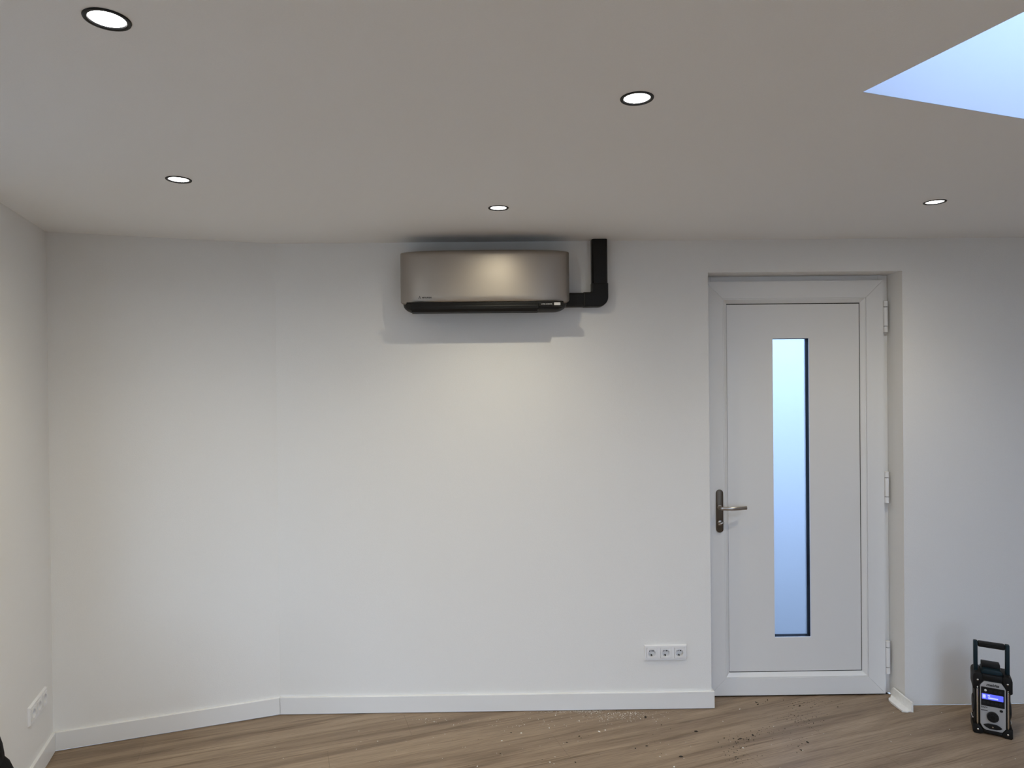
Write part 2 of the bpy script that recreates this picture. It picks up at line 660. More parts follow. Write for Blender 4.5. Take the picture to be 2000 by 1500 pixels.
glazed('window_added_bay', Q4, Q3, ADDED_WIN_L, 2)  # glazing of the added bay, out of view, a daylight inlet
glazed('window_added_rear', R1, R0, ADDED_WIN_RB, 2)  # added rear glazing, out of view, brightens the walls with daylight

# outside ground so that the frosted pane has something to look at
bm = B()
box(bm, -30, 30, -30, 40, -0.25, -0.13)
struct(obj('ground', bm, M_PAVE))

# ------------------------------------------------------------------ baseboards
BH, BT = 0.093, 0.013


def baseboard(name, A, Bp, a0, a1):
    """a0/a1: mitre offsets of the front edge at both ends"""
    d = Bp - A
    ln = d.length
    g = 0.0009
    bm = B()
    y0 = -0.0002
    prof = [(0.0, 0.0045), (-BT, 0.0045), (-BT, BH - 0.0025), (-BT + 0.0025, BH), (0.0, BH)]
    v0, v1 = [], []
    for (yy, zz) in prof:
        k = -yy / BT
        v0.append(bm.verts.new((g + a0 * k, yy + y0, zz)))
        v1.append(bm.verts.new((ln - g - a1 * k, yy + y0, zz)))
    bm.faces.new(v0)
    bm.faces.new(v1)
    n = len(prof)
    for i in range(n):
        bm.faces.new((v0[i], v0[(i + 1) % n], v1[(i + 1) % n], v1[i]))
    o = obj(name, bm, M_BASE)
    o.location = (A.x, A.y, 0)
    o.rotation_euler = (0, 0, math.atan2(d.y, d.x))
    return struct(o)


hm = BT * math.tan(0.5 * (GRID - ANG))
baseboard('baseboard_left', P0 - W_ * 0.945, P0, 0, BT)
baseboard('baseboard_angled', P0, P1, BT, hm)
bb = baseboard('baseboard_back', P1, P1 + V_ * (DOOR[0] + BT), hm, 0)
# return round the corner into the door reveal
obj('baseboard_return', box(B(), DOOR[0] + 0.0004, DOOR[0] + BT, 0.0006, 0.098, 0.0045, BH, 0.0012, 1), M_BASE, bb)

# ------------------------------------------------------------------ door
door = struct(empty('door_1', wpt(0, 0), ANG))
LF = 0.112                                # leaf face behind the wall face (local +y)
# outer frame
FY0, FY1 = 0.142, 0.212
jx0, jx1, jz = DOOR[0] + 0.001, DOOR[1] - 0.001, DOOR[3] - 0.001
obj('frame_jamb', box(B(), jx0, jx0 + 0.055, FY0, FY1, 0.0, jz, 0.002, 1), M_UPVC, door)
obj('frame_jamb', box(B(), jx1 - 0.055, jx1, FY0, FY1, 0.0, jz, 0.002, 1), M_UPVC, door)
obj('frame_head', box(B(), jx0 + 0.055, jx1 - 0.055, FY0, FY1, jz - 0.055, jz, 0.002, 1), M_UPVC, door)
obj('threshold', box(B(), jx0 + 0.055, jx1 - 0.055, 0.150, FY1, -0.012, 0.012, 0.002, 1), M_DARKGREY, door)
lx0, lx1, lz0, lz1 = 2.319, 3.301, 0.009, 2.294
SW = 0.095
ix0, ix1, iz0, iz1 = lx0 + SW, lx1 - SW, lz0 + SW, lz1 - SW     # inside of sash members
g = 0.0005


def member(name, pts):
    bm = prism(B(), pts, LF, LF + 0.062, 'y')
    bmesh.ops.recalc_face_normals(bm, faces=bm.faces[:])
    ed = [e for e in bm.edges if all(abs(v.co.y - LF) < 1e-5 for v in e.verts)]
    bmesh.ops.bevel(bm, geom=ed, offset=0.0012, segments=2, affect='EDGES')
    return obj(name, bm, M_UPVC, door)


stl = member('stile', [(lx0, lz0), (ix0 - g, iz0 - g), (ix0 - g, iz1 + g), (lx0, lz1)])
member('stile', [(lx1, lz0), (lx1, lz1), (ix1 + g, iz1 + g), (ix1 + g, iz0 - g)])
member('rail', [(lx0 + 2 * g, lz1), (ix0 + g, iz1), (ix1 - g, iz1), (lx1 - 2 * g, lz1)])
member('rail', [(lx0 + 2 * g, lz0), (lx1 - 2 * g, lz0), (ix1 - g, iz0), (ix0 + g, iz0)])
# sloping glazing beads
BW = 0.026


def bead(name, a, b, inn):
    """a, b: outer end points; inn: inward unit vector (x, z)"""
    bm = B()
    along = Vector((b[0] - a[0], b[1] - a[1])).normalized()
    rows = []
    for (off, yy) in ((0.0006, LF + 0.003), (0.006, LF + 0.003), (0.009, LF + 0.006), (BW, LF + 0.019), (BW, LF + 0.03), (0.0006, LF + 0.03)):
        p = (a[0] + inn[0] * off + along.x * off, yy, a[1] + inn[1] * off + along.y * off)
        q_ = (b[0] + inn[0] * off - along.x * off, yy, b[1] + inn[1] * off - along.y * off)
        rows.append((bm.verts.new(p), bm.verts.new(q_)))
    n = len(rows)
    for i in range(n):
        r0_, r1_ = rows[i], rows[(i + 1) % n]
        bm.faces.new((r0_[0], r0_[1], r1_[1], r1_[0]))
    bm.faces.new([r_[0] for r_ in rows])
    bm.faces.new([r_[1] for r_ in rows])
    obj(name, bm, M_UPVC, door)


bead('glazing_bead', (ix0, iz0), (ix0, iz1), (1, 0))
bead('glazing_bead', (ix1, iz0), (ix1, iz1), (-1, 0))
bead('glazing_bead', (ix0, iz1), (ix1, iz1), (0, -1))
bead('glazing_bead', (ix0, iz0), (ix1, iz0), (0, 1))
# rubber seam round the panel, then the panel with its slot
px0, px1, pz0, pz1 = ix0 + BW, ix1 - BW, iz0 + BW, iz1 - BW
obj('gasket', grid_wall(B(), [px0 - 0.002, px0 + 0.01, px1 - 0.01, px1 + 0.002], [pz0 - 0.002, pz0 + 0.01, pz1 - 0.01, pz1 + 0.002], LF + 0.0215, LF + 0.026,
    lambda s, z: not (px0 + 0.01 < s < px1 - 0.01 and pz0 + 0.01 < z < pz1 - 0.01)), M_GAP, door)
gx0, gx1, gz0, gz1 = 2.6945, 2.8960, 0.3225, 1.9785
pg = 0.0055
PY = LF + 0.017
bm = grid_wall(B(), [px0 + 0.001, gx0, gx1, px1 - pg], [pz0 + pg, gz0, gz1, pz1 - pg], PY, PY + 0.008, lambda s, z: not (gx0 < s < gx1 and gz0 < z < gz1))
panel = obj('door_panel', bm, M_UPVC_PANEL, door)
# dark lining of the slot and the back sheet
SD = 0.047
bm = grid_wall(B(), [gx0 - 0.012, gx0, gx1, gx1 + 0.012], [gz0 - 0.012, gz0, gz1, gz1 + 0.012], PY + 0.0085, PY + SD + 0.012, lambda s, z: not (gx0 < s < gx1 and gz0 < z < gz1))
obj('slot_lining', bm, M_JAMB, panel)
bm = grid_wall(B(), [ix0 + 0.004, gx0 - 0.012, gx1 + 0.012, ix1 - 0.004], [iz0 + 0.004, gz0 - 0.012, gz1 + 0.012, iz1 - 0.004], LF + 0.035, LF + 0.060, lambda s, z: not (gx0 - 0.012 < s < gx1 + 0.012 and gz0 - 0.012 < z < gz1 + 0.012))
obj('door_core', bm, M_UPVC_PANEL, door)
obj('glass_pane', box(B(), gx0 + 0.0005, gx1 - 0.0005, PY + SD, PY + SD + 0.006, gz0 + 0.0005, gz1 - 0.0005), M_FROST, door)
# handle set
hx = 2.387
hp = obj('handle_plate', prism(B(), rrect(hx - 0.0195, hx + 0.0195, 0.913, 1.150, 0.0194, 8), LF - 0.0085, LF - 0.0002, 'y', 0.002, 2), M_BRONZE, door, True)
bm = B()
lathe(bm, [(0.0135, LF - 0.0088), (0.0135, LF - 0.0125), (0.0105, LF - 0.0135), (0.0095, LF - 0.046)], 20, (hx, 0, 1.053), 'y')
pts = []
for i in range(13):
    tt = i / 12
    pts.append((hx - 0.004 + 0.142 * tt, LF - 0.047 - 0.010 * math.sin(PI * min(1, tt * 1.15)) + 0.012 * tt ** 3, 1.053))
tube(bm, pts, [0.009] + [0.0065] * 12, 14, 0.0098)
obj('lever', bm, M_STEEL, hp, True)
bm = B()
lathe(bm, [(0.0135, LF - 0.0088), (0.0135, LF - 0.012), (0.011, LF - 0.0135), (0.006, LF - 0.0138), (0.006, LF - 0.024)], 20, (hx, 0, 0.968), 'y')
t = box(B(), -0.017, 0.017, LF - 0.034, LF - 0.023, -0.0045, 0.0045, 0.003, 2)
bmesh.ops.rotate(t, verts=t.verts[:], cent=(0, 0, 0), matrix=Matrix.Rotation(math.radians(-24), 3, 'Y'))
bmesh.ops.translate(t, verts=t.verts[:], vec=(hx, 0, 0.968))
merge(bm, t)
obj('thumbturn', bm, M_STEEL, hp, True)
# hinges: three knuckles on a pin, leaf plate towards the sash
for (za, zb) in ((2.006, 2.180), (1.064, 1.238), (0.118, 0.300)):
    cx, cy, r = 3.3155, LF + 0.006, 0.0128
    hg = obj('hinge', box(B(), lx1 - 0.001, cx, LF + 0.006, LF + 0.016, za + 0.012, zb - 0.012, 0.001, 1), M_HINGE, door)
    ln = zb - za
    for (a, b) in ((0, 0.19), (0.2, 0.80), (0.81, 1.0)):
        obj('hinge_knuckle', lathe(B(), [(r - 0.0015, za + a * ln + 0.0005), (r, za + a * ln + 0.002), (r, za + b * ln - 0.002), (r - 0.0015, za + b * ln - 0.0005)], 20, (cx, cy, 0)), M_HINGE, hg, True)
    obj('hinge_pin', lathe(B(), [(r * 0.75, za + 0.004), (r * 0.75, zb - 0.004)], 12, (cx, cy, 0)), M_GAP, hg)

# ------------------------------------------------------------------ air conditioner
AC_S, AC_Z = 1.1155, 2.104
ac = tag(empty('air_conditioner', wpt(AC_S, 0, AC_Z), ANG), 'titanium grey split air conditioner indoor unit mounted high on the white wall', 'air conditioner')
HWB = 0.421
HWP = 0.4365


def body_section(x):
    """(d, z) outline at x; ends rounded in depth and at the bottom"""
    t = max(0.0, (abs(x) - (HWB - 0.075)) / 0.075)
    k = math.sqrt(max(0.0, 1 - t ** 2.4))
    dmax = 0.10 + 0.098 * k
    rise = 0.046 * (1 - math.sqrt(max(0.0, 1 - t ** 2.2)))
    dmax = min(dmax, 0.072 + 0.126 * max(0.0, 1 - (abs(x) / (HWP + 0.004)) ** 3.1) ** (1 / 3.1))
    base = [(0.004, 0.040), (0.004, 0.300), (0.150, 0.300), (0.185, 0.275), (0.194, 0.062), (0.198, 0.036), (0.192, 0.018), (0.172, 0.009), (0.10, 0.008), (0.03, 0.022)]
    return [(min(d, dmax * d / 0.198 if d > 0.1 else d), z + (rise if z < 0.05 else 0)) for d, z in base]


xs = [-HWB + 0.421 * 0 for _ in range(0)]
for i in range(9):
    xs.append(-HWB + 0.075 * (1 - math.cos(PI * i / 16)))
xs = xs + [-x for x in reversed(xs)]
bm = B()
rings = []
for x in xs:
    rings.append([bm.verts.new((x, -d, z)) for d, z in body_section(x)])
for a, b in zip(rings, rings[1:]):
    for i in range(len(a)):
        j = (i + 1) % len(a)
        bm.faces.new((a[i], a[j], b[j], b[i]))
bm.faces.new(rings[0])
bm.faces.new(rings[-1])
obj('body', bm, M_DARKGREY, ac, True)

# wrapped silver front panel
HWP = 0.4365
ZB, ZT = 0.0545, 0.3165
lev = []
for i in range(9):
    a = 0.5 * PI * i / 8
    lev.append((ZB + 0.034 * (1 - math.cos(a)), 0.034 * (1 - math.sin(a)), 0.205 + 0.012 * math.sin(a)))
for i in range(1, 8):
    z = ZB + 0.034 + (ZT - 0.03 - ZB - 0.034) * i / 8
    lev.append((z, 0, 0.217 + 0.001 * math.sin(PI * i / 8)))
for i in range(7):
    a = 0.5 * PI * i / 6
    lev.append((ZT - 0.03 + 0.03 * math.sin(a), 0.0, 0.217 - 0.030 * (1 - math.cos(a))))
bm = B()
NU = 56
rings = []
for (z, inset, D) in lev:
    hw = HWP
    lim = HWP - inset
    ring = []
    de = 0.072
    n_ = 3.1
    for k in range(NU + 1):
        th_ = PI * k / NU
        c, s = math.cos(th_), math.sin(th_)
        rr = (abs(c) ** n_ + abs(s) ** n_) ** (-1 / n_)
        # narrow ends of the inset levels keep the same side sweep
        x_ = -hw * c * rr
        d_ = de + (D - de) * s * rr
        if abs(x_) > lim:
            x_ = math.copysign(lim, x_)
            d_ = max(d_, de + (D - de) * max(0.0, 1 - (lim / hw) ** n_) ** (1 / n_))
        ring.append(bm.verts.new((x_, -d_, z)))
    rings.append(ring)
for a, b in zip(rings, rings[1:]):
    for k in range(NU):
        bm.faces.new((a[k], a[k + 1], b[k + 1], b[k]))
# close the top of the cover
top = [(v.co.x * 0.985, v.co.y * 0.985) for v in rings[-1]]
pan = obj('front_panel', bm, M_TITAN, ac, True)
md = pan.modifiers.new('thickness', 'SOLIDIFY')
md.thickness = 0.006
md.offset = -1
gr = obj('top_grille', prism(B(), top + [(top[-1][0], -0.012), (top[0][0], -0.012)], ZT - 0.016, ZT - 0.011, 'z'), M_BLACKPL, ac)
for i in range(9):
    yy = -0.03 - 0.015 * i
    obj('grille_slat', box(B(), -0.38, 0.38, yy - 0.003, yy + 0.003, ZT - 0.0108, ZT - 0.004), M_BLACKPL, gr)
# outlet: black throat, louvre blade, lower lip is the body
FX0, FX1 = -0.3705, 0.2705


def strip(bm, x0, x1, pts):
    prism(bm, [(-d, z) for d, z in pts], x0, x1, 'x')
    return bm


obj('air_outlet', strip(B(), FX0, FX1, [(0.150, 0.012), (0.150, 0.053), (0.2015, 0.053), (0.2020, 0.024), (0.196, 0.014)]), M_BLACKGL, ac)
obj('louvre', strip(B(), FX0 + 0.004, FX1 - 0.004, [(0.2025, 0.033), (0.2032, 0.036), (0.2050, 0.0365), (0.2055, 0.033), (0.2040, 0.020), (0.196, 0.006), (0.165, 0.0005), (0.160, 0.003), (0.19, 0.010), (0.2005, 0.022)]), M_BLACKPL, ac)
obj('upper_band', strip(B(), -HWB + 0.03, FX1 + 0.125, [(0.190, 0.046), (0.190, 0.0555), (0.2020, 0.0555), (0.2025, 0.046)]), M_BLACKGL, ac)
disp = obj('display_strip', strip(B(), FX1 + 0.002, FX1 + 0.125, [(0.17, 0.028), (0.17, 0.050), (0.2000, 0.050), (0.2005, 0.032), (0.199, 0.028)]), M_BLACKPL, ac)
obj('indicator_window', box(B(), 0.3490, 0.3810, -0.2026, -0.199, 0.0345, 0.0490, 0.001, 1), M_PRINT_LIGHT, disp)
text('lettering', 'HYPER INVERTER', 0.0062, M_PRINT_LIGHT, disp, (0.284, -0.2012, 0.0405), width=0.056, bold=0.0002)
# maker's emblem: three rhombs meeting at a point, then the name
bm = B()
ex, ez, el = -0.3225, 0.0765, 0.0088
for a in (90, 210, 330):
    a = math.radians(a)
    d1 = Vector((math.cos(a - PI / 6), math.sin(a - PI / 6))) * el / math.sqrt(3) * 1.0
    d2 = Vector((math.cos(a + PI / 6), math.sin(a + PI / 6))) * el / math.sqrt(3) * 1.0
    c0 = Vector((ex, ez))
    prism(bm, [tuple(c0), tuple(c0 + d1), tuple(c0 + d1 + d2), tuple(c0 + d2)], -0.2186, -0.2176, 'y')
lg = obj('emblem', bm, M_PRINT_DARK, pan)
text('lettering', 'MITSUBISHI', 0.0090, M_PRINT_DARK, pan, (-0.3105, -0.2182, 0.0755), width=0.046, bold=0.0004)

# ------------------------------------------------------------------ refrigerant duct
du = tag(empty('pipe_duct', wpt(1.72, 0, 2.14), ANG), 'black plastic pipe duct from the air conditioner up to the ceiling', 'pipe duct')


def duct_profile(c0, c1, dd):
    """(across, depth) outline of a cover with chamfered shoulders"""
    ch = 0.009
    return [(c0, 0.001), (c0, dd - ch), (c0 + ch * 0.7, dd), (c1 - ch * 0.7, dd), (c1, dd - ch), (c1, 0.001)]


D0 = 1.72
vx0, vx1 = 1.676 - D0, 1.7570 - D0
bm = B()
prism(bm, [(a, -d) for a, d in duct_profile(vx0, vx1, 0.060)], 2.262 - 2.14, 2.4985 - 2.14, 'z')
obj('vertical_cover', bm, M_DUCT, du)
hz0, hz1 = 2.1465 - 2.14, 2.2185 - 2.14
bm = B()
prism(bm, [(-d, a) for a, d in duct_profile(hz0, hz1, 0.060)], 1.5365 - D0, 1.634 - D0, 'x')
obj('horizontal_cover', bm, M_DUCT, du)
# elbow: outline in the wall plane, rounded outside, tight inside
o0 = 0.0025
ex0, ex1 = vx0 - o0, vx1 + o0
ez0, ez1 = hz0 - o0, hz1 + o0
Rr = 0.052
pts = [(1.630 - D0, ez0)]
for i in range(11):
    a = -0.5 * PI + 0.5 * PI * i / 10
    pts.append((ex1 - Rr + Rr * math.cos(a), ez0 + Rr + Rr * math.sin(a)))
pts += [(ex1, 2.268 - 2.14), (ex0, 2.268 - 2.14)]
for i in range(6):
    a = -0.5 * PI * i / 5
    pts.append((ex0 - 0.012 + 0.012 * math.cos(a), ez1 + 0.012 + 0.012 * math.sin(a)))
pts.append((1.630 - D0, ez1))
obj('elbow_cover', prism(B(), pts, -0.0625, -0.001, 'y', 0.006, 2), M_DUCT, du)

# ------------------------------------------------------------------ sockets


def socket_unit(name, label, cx, A, d, s, zc, n, pitch=0.0735):
    root = tag(empty(name, (0, 0, 0), 0), label, 'socket')
    p = A + d * s
    root.location = (p.x, p.y, zc)
    root.rotation_euler = (0, 0, math.atan2(d.y, d.x))
    hw = 0.5 * (n - 1) * pitch + 0.0405
    hh = 0.0415
    S, Z = [-hw + 0.010], [-hh + 0.0135, hh - 0.0135]
    ins = 0.0280
    S = [-hw + 0.004]
    for i in range(n):
        c = (i - (n - 1) / 2) * pitch
        S += [c - ins, c + ins]
    S.append(hw - 0.004)
    Z = [-hh + 0.004, -ins, ins, hh - 0.004]

    def solid(s_, z_):
        for i in range(n):
            c = (i - (n - 1) / 2) * pitch
            if abs(s_ - c) < ins and abs(z_) < ins:
                return False
        return True
    bm = grid_wall(B(), S, Z, -0.0105, -0.0005, solid)
    for v in bm.verts:                     # skirt widens to the wall
        if v.co.y > -0.005:
            if abs(abs(v.co.z) - (hh - 0.004)) < 1e-5:
                v.co.z = math.copysign(hh, v.co.z)
            if abs(abs(v.co.x) - (hw - 0.004)) < 1e-5:
                v.co.x = math.copysign(hw, v.co.x)
    obj('cover_frame', bm, M_SOCK, root)
    for i in range(n):
        c = (i - (n - 1) / 2) * pitch
        bm = B()
        t = B()                            # square plate with a round well
        m = 24
        e = ins - 0.0011
        outer = [t.verts.new((c + x, -0.0140, z)) for x, z in rrect(-e, e, -e, e, 0.002, 2)]
        rim = [t.verts.new((x, -0.0140, z)) for x, z in circle(c, 0, 0.0200, m)]
        ed = [t.edges.new((l[k], l[(k + 1) % len(l)])) for l in (outer, rim) for k in range(len(l))]
        bmesh.ops.triangle_fill(t, use_beauty=True, use_dissolve=False, edges=ed, normal=(0, -1, 0))
        well = [t.verts.new((x, 0.0080, z)) for x, z in circle(c, 0, 0.0190, m)]
        for k in range(m):
            t.faces.new((rim[k], rim[(k + 1) % m], well[(k + 1) % m], well[k]))
        t.faces.new(well)
        ob = [t.verts.new((v.co.x, -0.0010, v.co.z)) for v in outer]
        for k in range(len(outer)):
            t.faces.new((outer[k], outer[(k + 1) % len(outer)], ob[(k + 1) % len(ob)], ob[k]))
        merge(bm, t)
        ins_o = obj('socket_insert', bm, M_SOCK, root)
        for dx in (-0.0095, 0.0095):
            obj('pin_hole', prism(B(), circle(c + dx, 0.0045, 0.0034, 12), 0.0072, 0.0081, 'y'), M_HOLE, ins_o)
        for z_ in (-0.0155,):
            obj('earth_clip', box(B(), c - 0.0030, c + 0.0030, -0.0040, 0.0078, z_ - 0.0025, z_ + 0.0025), M_CLIP, ins_o)
        obj('centre_screw', prism(B(), circle(c, 0.0045, 0.0023, 10), 0.0070, 0.0081, 'y'), M_CLIP, ins_o)
    return root


socket_unit('triple_socket', 'white triple wall socket low on the wall beside the door', 0, P1, V_, 2.0550, 0.3015, 3)
socket_unit('triple_socket', 'white triple wall socket on the left wall near the corner', 0, R0, W_, L_LEFT - 0.224, 0.3185, 3)

# ------------------------------------------------------------------ downlights


# photometric curve of the downlight: (cosine of the angle from straight down, intensity)
BEAM = ((0.0, 0.0), (0.12, 0.010), (0.20, 0.026), (0.30, 0.066), (0.40, 0.115), (0.50, 0.18), (0.60, 0.30), (0.80, 0.60), (1.0, 0.92))
_lamp = []


def lamp_data():
    if _lamp:
        return _lamp[0]
    ld = bpy.data.lights.new('lamp_light', 'POINT')
    ld.energy = LAMP_W
    ld.color = LAMP_COL
    ld.shadow_soft_size = 0.012
    ld.use_nodes = True
    nt = ld.node_tree
    em = nt.nodes['Emission']
    tc = nt.nodes.new('ShaderNodeTexCoord')
    sep = nt.nodes.new('ShaderNodeSeparateXYZ')
    nt.links.new(tc.outputs['Normal'], sep.inputs[0])
    neg = nt.nodes.new('ShaderNodeMath')
    neg.operation = 'MULTIPLY'
    neg.inputs[1].default_value = -1.0
    neg.use_clamp = True
    nt.links.new(sep.outputs['Z'], neg.inputs[0])
    ramp = nt.nodes.new('ShaderNodeValToRGB')
    el = ramp.color_ramp.elements
    while len(el) > 2:
        el.remove(el[-1])
    el[0].position, el[1].position = BEAM[0][0], BEAM[-1][0]
    for c, v in BEAM[1:-1]:
        el.new(c)
    for e, (c, v) in zip(sorted(el, key=lambda k: k.position), BEAM):
        e.color = (v, v, v, 1)
    nt.links.new(neg.outputs[0], ramp.inputs[0])
    nt.links.new(ramp.outputs[0], em.inputs['Strength'])
    _lamp.append(ld)
    return ld


def downlight(x, y_, label, group):
    root = tag(empty('downlight', (x, y_, H)), label, 'lamp', group)
    bm = lathe(B(), [(0.0352, 0.006), (0.0340, 0.0002), (0.0352, -0.0022), (0.0390, -0.0036), (0.0430, -0.0026), (0.0440, -0.0003)], 40)
    # keep it a ring
    bm2 = B()
    t = bm
    for f in [f for f in t.faces if len(f.verts) > 4]:
        t.faces.remove(f)
    merge(bm2, t)
    obj('rim', bm2, M_TRIMRING, root, True)
    t = lathe(B(), [(0.0351, 0.004), (0.0340, 0.007), (0.0300, 0.020), (0.0300, 0.034)], 32)
    for f in [f for f in t.faces if len(f.verts) > 4]:
        if abs(f.calc_center_median().z - 0.004) < 1e-4:
            t.faces.remove(f)
            break
    obj('reflector', t, M_REFLECTOR, root, True)
    obj('lens', lathe(B(), [(0.0, -0.0008), (0.020, -0.0006), (0.0338, 0.0006), (0.0338, 0.0030), (0.0, 0.0030)], 32), M_LENS, root, True)
    lo = bpy.data.objects.new('lamp_light', lamp_data())
    COL.objects.link(lo)
    lo.parent = root
    lo.location = (0, 0, -0.0080)
    return root


LAB = ['round black-rimmed downlight nearest the camera, at the upper left of the ceiling',
       'round black-rimmed downlight in the ceiling left of the skylight',
       'round black-rimmed downlight near the left wall, closer to the angled wall',
       'small-looking black-rimmed downlight in the ceiling just in front of the air conditioner',
       'round black-rimmed downlight in the ceiling in front of the white door']
for i, (x, y_) in enumerate(LIGHTS):
    downlight(x, y_, LAB[i] if i < 5 else 'unseen round black-rimmed downlight added behind the camera for room light',
              'recessed ceiling downlights' if i < 5 else 'unseen downlights added behind the camera')

# ------------------------------------------------------------------ jobsite radio
FN = Vector((-0.487, -0.873)).normalized()            # facing direction
RA = math.atan2(FN.x, -FN.y) * -1
ra_ang = math.atan2(-0.073, 0.130)
fc = Vector((2.3300, 3.2705))
radio = tag(empty('jobsite_radio', (fc.x, fc.y, 0), ra_ang), 'black and silver jobsite radio with raised handle and blue screen standing on the floor', 'radio')
RD = 0.120
obj('body', prism(B(), rrect(-0.073, 0.073, 0.014, 0.290, 0.016, 4), 0.012, RD - 0.012, 'y', 0.008, 2), M_RBLACK, radio, True)
bump_pts = {
    'tl': [(-0.080, 0.222), (-0.0720, 0.216), (-0.0600, 0.216), (-0.0540, 0.232), (-0.0440, 0.262), (-0.0400, 0.276), (-0.0400, 0.292), (-0.046, 0.300), (-0.066, 0.300), (-0.077, 0.292), (-0.080, 0.280)],
    'bl': [(-0.080, 0.006), (-0.074, 0.0), (-0.050, 0.0), (-0.038, 0.008), (-0.0380, 0.020), (-0.0460, 0.032), (-0.0560, 0.046), (-0.080, 0.046)]}
for side in (1, -1):
    for key, pts in bump_pts.items():
        p = [(-side * -x_ if side == -1 else x_, z_) for x_, z_ in pts] if side == 1 else [(-x_, z_) for x_, z_ in reversed(pts)]
        bo = obj('corner_bumper', prism(B(), p, 0.0, RD, 'y', 0.004, 2), M_RBLACK, radio, True)
        sz = 0.266 if key == 'tl' else 0.022
        obj('screw', lathe(B(), [(0.0042, 0.001), (0.0042, -0.0012), (0.003, -0.0020), (0.0, -0.0020)], 12, (-side * 0.0600, 0, sz), 'y'), M_RCHROME, bo, True)
obj('top_bridge', box(B(), -0.041, 0.041, 0.004, RD - 0.004, 0.268, 0.296, 0.004, 2), M_RBLACK, radio, True)
obj('bottom_bridge', box(B(), -0.039, 0.039, 0.003, RD - 0.003, 0.008, 0.026, 0.004, 2), M_RBLACK, radio, True)
fp = obj('front_panel', prism(B(), [(-0.0505, 0.052), (-0.038, 0.030), (-0.026, 0.024), (0.026, 0.024), (0.040, 0.026), (0.0530, 0.044), (0.0530, 0.236), (0.036, 0.262), (-0.034, 0.262), (-0.0505, 0.242)], 0.0045, 0.016, 'y', 0.002, 2), M_RSILVER, radio)
bz = obj('display_bezel', prism(B(), rrect(-0.0465, 0.0480, 0.143, 0.235, 0.002, 2), 0.0032, 0.0060, 'y'), M_BLACKPL, fp)
obj('screen', prism(B(), rrect(-0.0435, 0.0430, 0.1755, 0.2030, 0.002, 2), 0.0024, 0.0034, 'y'), M_RSCREEN, bz)
bm = B()
for (a, b, z0_, z1_) in ((-0.040, -0.028, 0.181, 0.198), (-0.020, -0.010, 0.192, 0.198), (-0.018, 0.022, 0.181, 0.1875)):
    box(bm, a, b, 0.0020, 0.0026, z0_, z1_)
obj('screen_readout', bm, M_RSCRTXT, bz)
obj('power_button', lathe(B(), [(0.0052, 0.004), (0.0052, 0.0015), (0.004, 0.0008), (0, 0.0006)], 16, (-0.0285, 0, 0.2195), 'y'), M_RWHITE, bz, True)
for (u_, z_) in ((-0.007, 0.2185), (0.012, 0.2185), (0.030, 0.2185), (-0.034, 0.159), (-0.018, 0.159), (-0.001, 0.159), (0.016, 0.159), (0.032, 0.159)):
    obj('button', prism(B(), rrect(u_ - 0.0055, u_ + 0.0055, z_ - 0.005, z_ + 0.005, 0.002, 3), 0.0018, 0.0036, 'y'), M_RBUTTON, bz)
bm = B()
prof = []
for i in range(48):
    a = 2 * PI * i / 48
    rr = 0.0245 if i % 2 else 0.0233
    prof.append((rr * math.cos(a), 0.095 + rr * math.sin(a)))
prism(bm, prof, -0.009, 0.006, 'y', 0.0015, 1)
kn = obj('tuning_knob', bm, M_RBLACK, fp)
bm = B()
for i in range(14):
    a = 2 * PI * i / 14
    t = box(B(), 0.010, 0.021, -0.0102, -0.0088, -0.0008, 0.0008)
    bmesh.ops.rotate(t, verts=t.verts[:], cent=(0, 0, 0), matrix=Matrix.Rotation(a, 3, 'Y'))
    bmesh.ops.translate(t, verts=t.verts[:], vec=(0, 0, 0.095))
    merge(bm, t)
obj('knob_ribs', bm, M_RBUTTON, kn)
obj('oval_button', prism(B(), circle(0.0345, 0.1290, 0.0072, 18, 0.0060), 0.002, 0.006, 'y', 0.0008, 1), M_RBLACK, fp)
pc = obj('port_cover', prism(B(), [(-0.038, 0.050), (-0.030, 0.042), (-0.014, 0.034), (0.014, 0.034), (0.030, 0.038), (0.0385, 0.044), (0.030, 0.052), (0.016, 0.0585), (-0.018, 0.0585), (-0.030, 0.054)], -0.002, 0.006, 'y', 0.002, 2), M_RBLACK, fp)
obj('screw', lathe(B(), [(0.0034, -0.0015), (0.0034, -0.0032), (0, -0.0036)], 12, (0, 0, 0.0455), 'y'), M_RCHROME, pc, True)
text('lettering', 'makita', 0.0170, M_PRINT_DARK, fp, (0.0, 0.0042, 0.2475), shear=0.3, align='CENTER', width=0.052, bold=0.0006)
text('lettering', 'DAB+', 0.0095, M_PRINT_DARK, fp, (-0.0470, 0.0042, 0.1345), width=0.026, bold=0.0004)
obj('printed_line', box(B(), -0.0470, -0.0200, 0.0040, 0.0046, 0.1180, 0.1215), M_PRINT_DARK, fp)
for sx in (-1, 1):
    gb = B()
    xx = sx * 0.0615
    tube(gb, [(xx, 0.010, 0.044), (xx, 0.001, 0.052), (xx, -0.001, 0.060), (xx, -0.001, 0.222), (xx, 0.001, 0.230), (xx, 0.010, 0.238)], 0.0036, 10)
    obj('guard_bar', gb, M_RCHROME, radio, True)
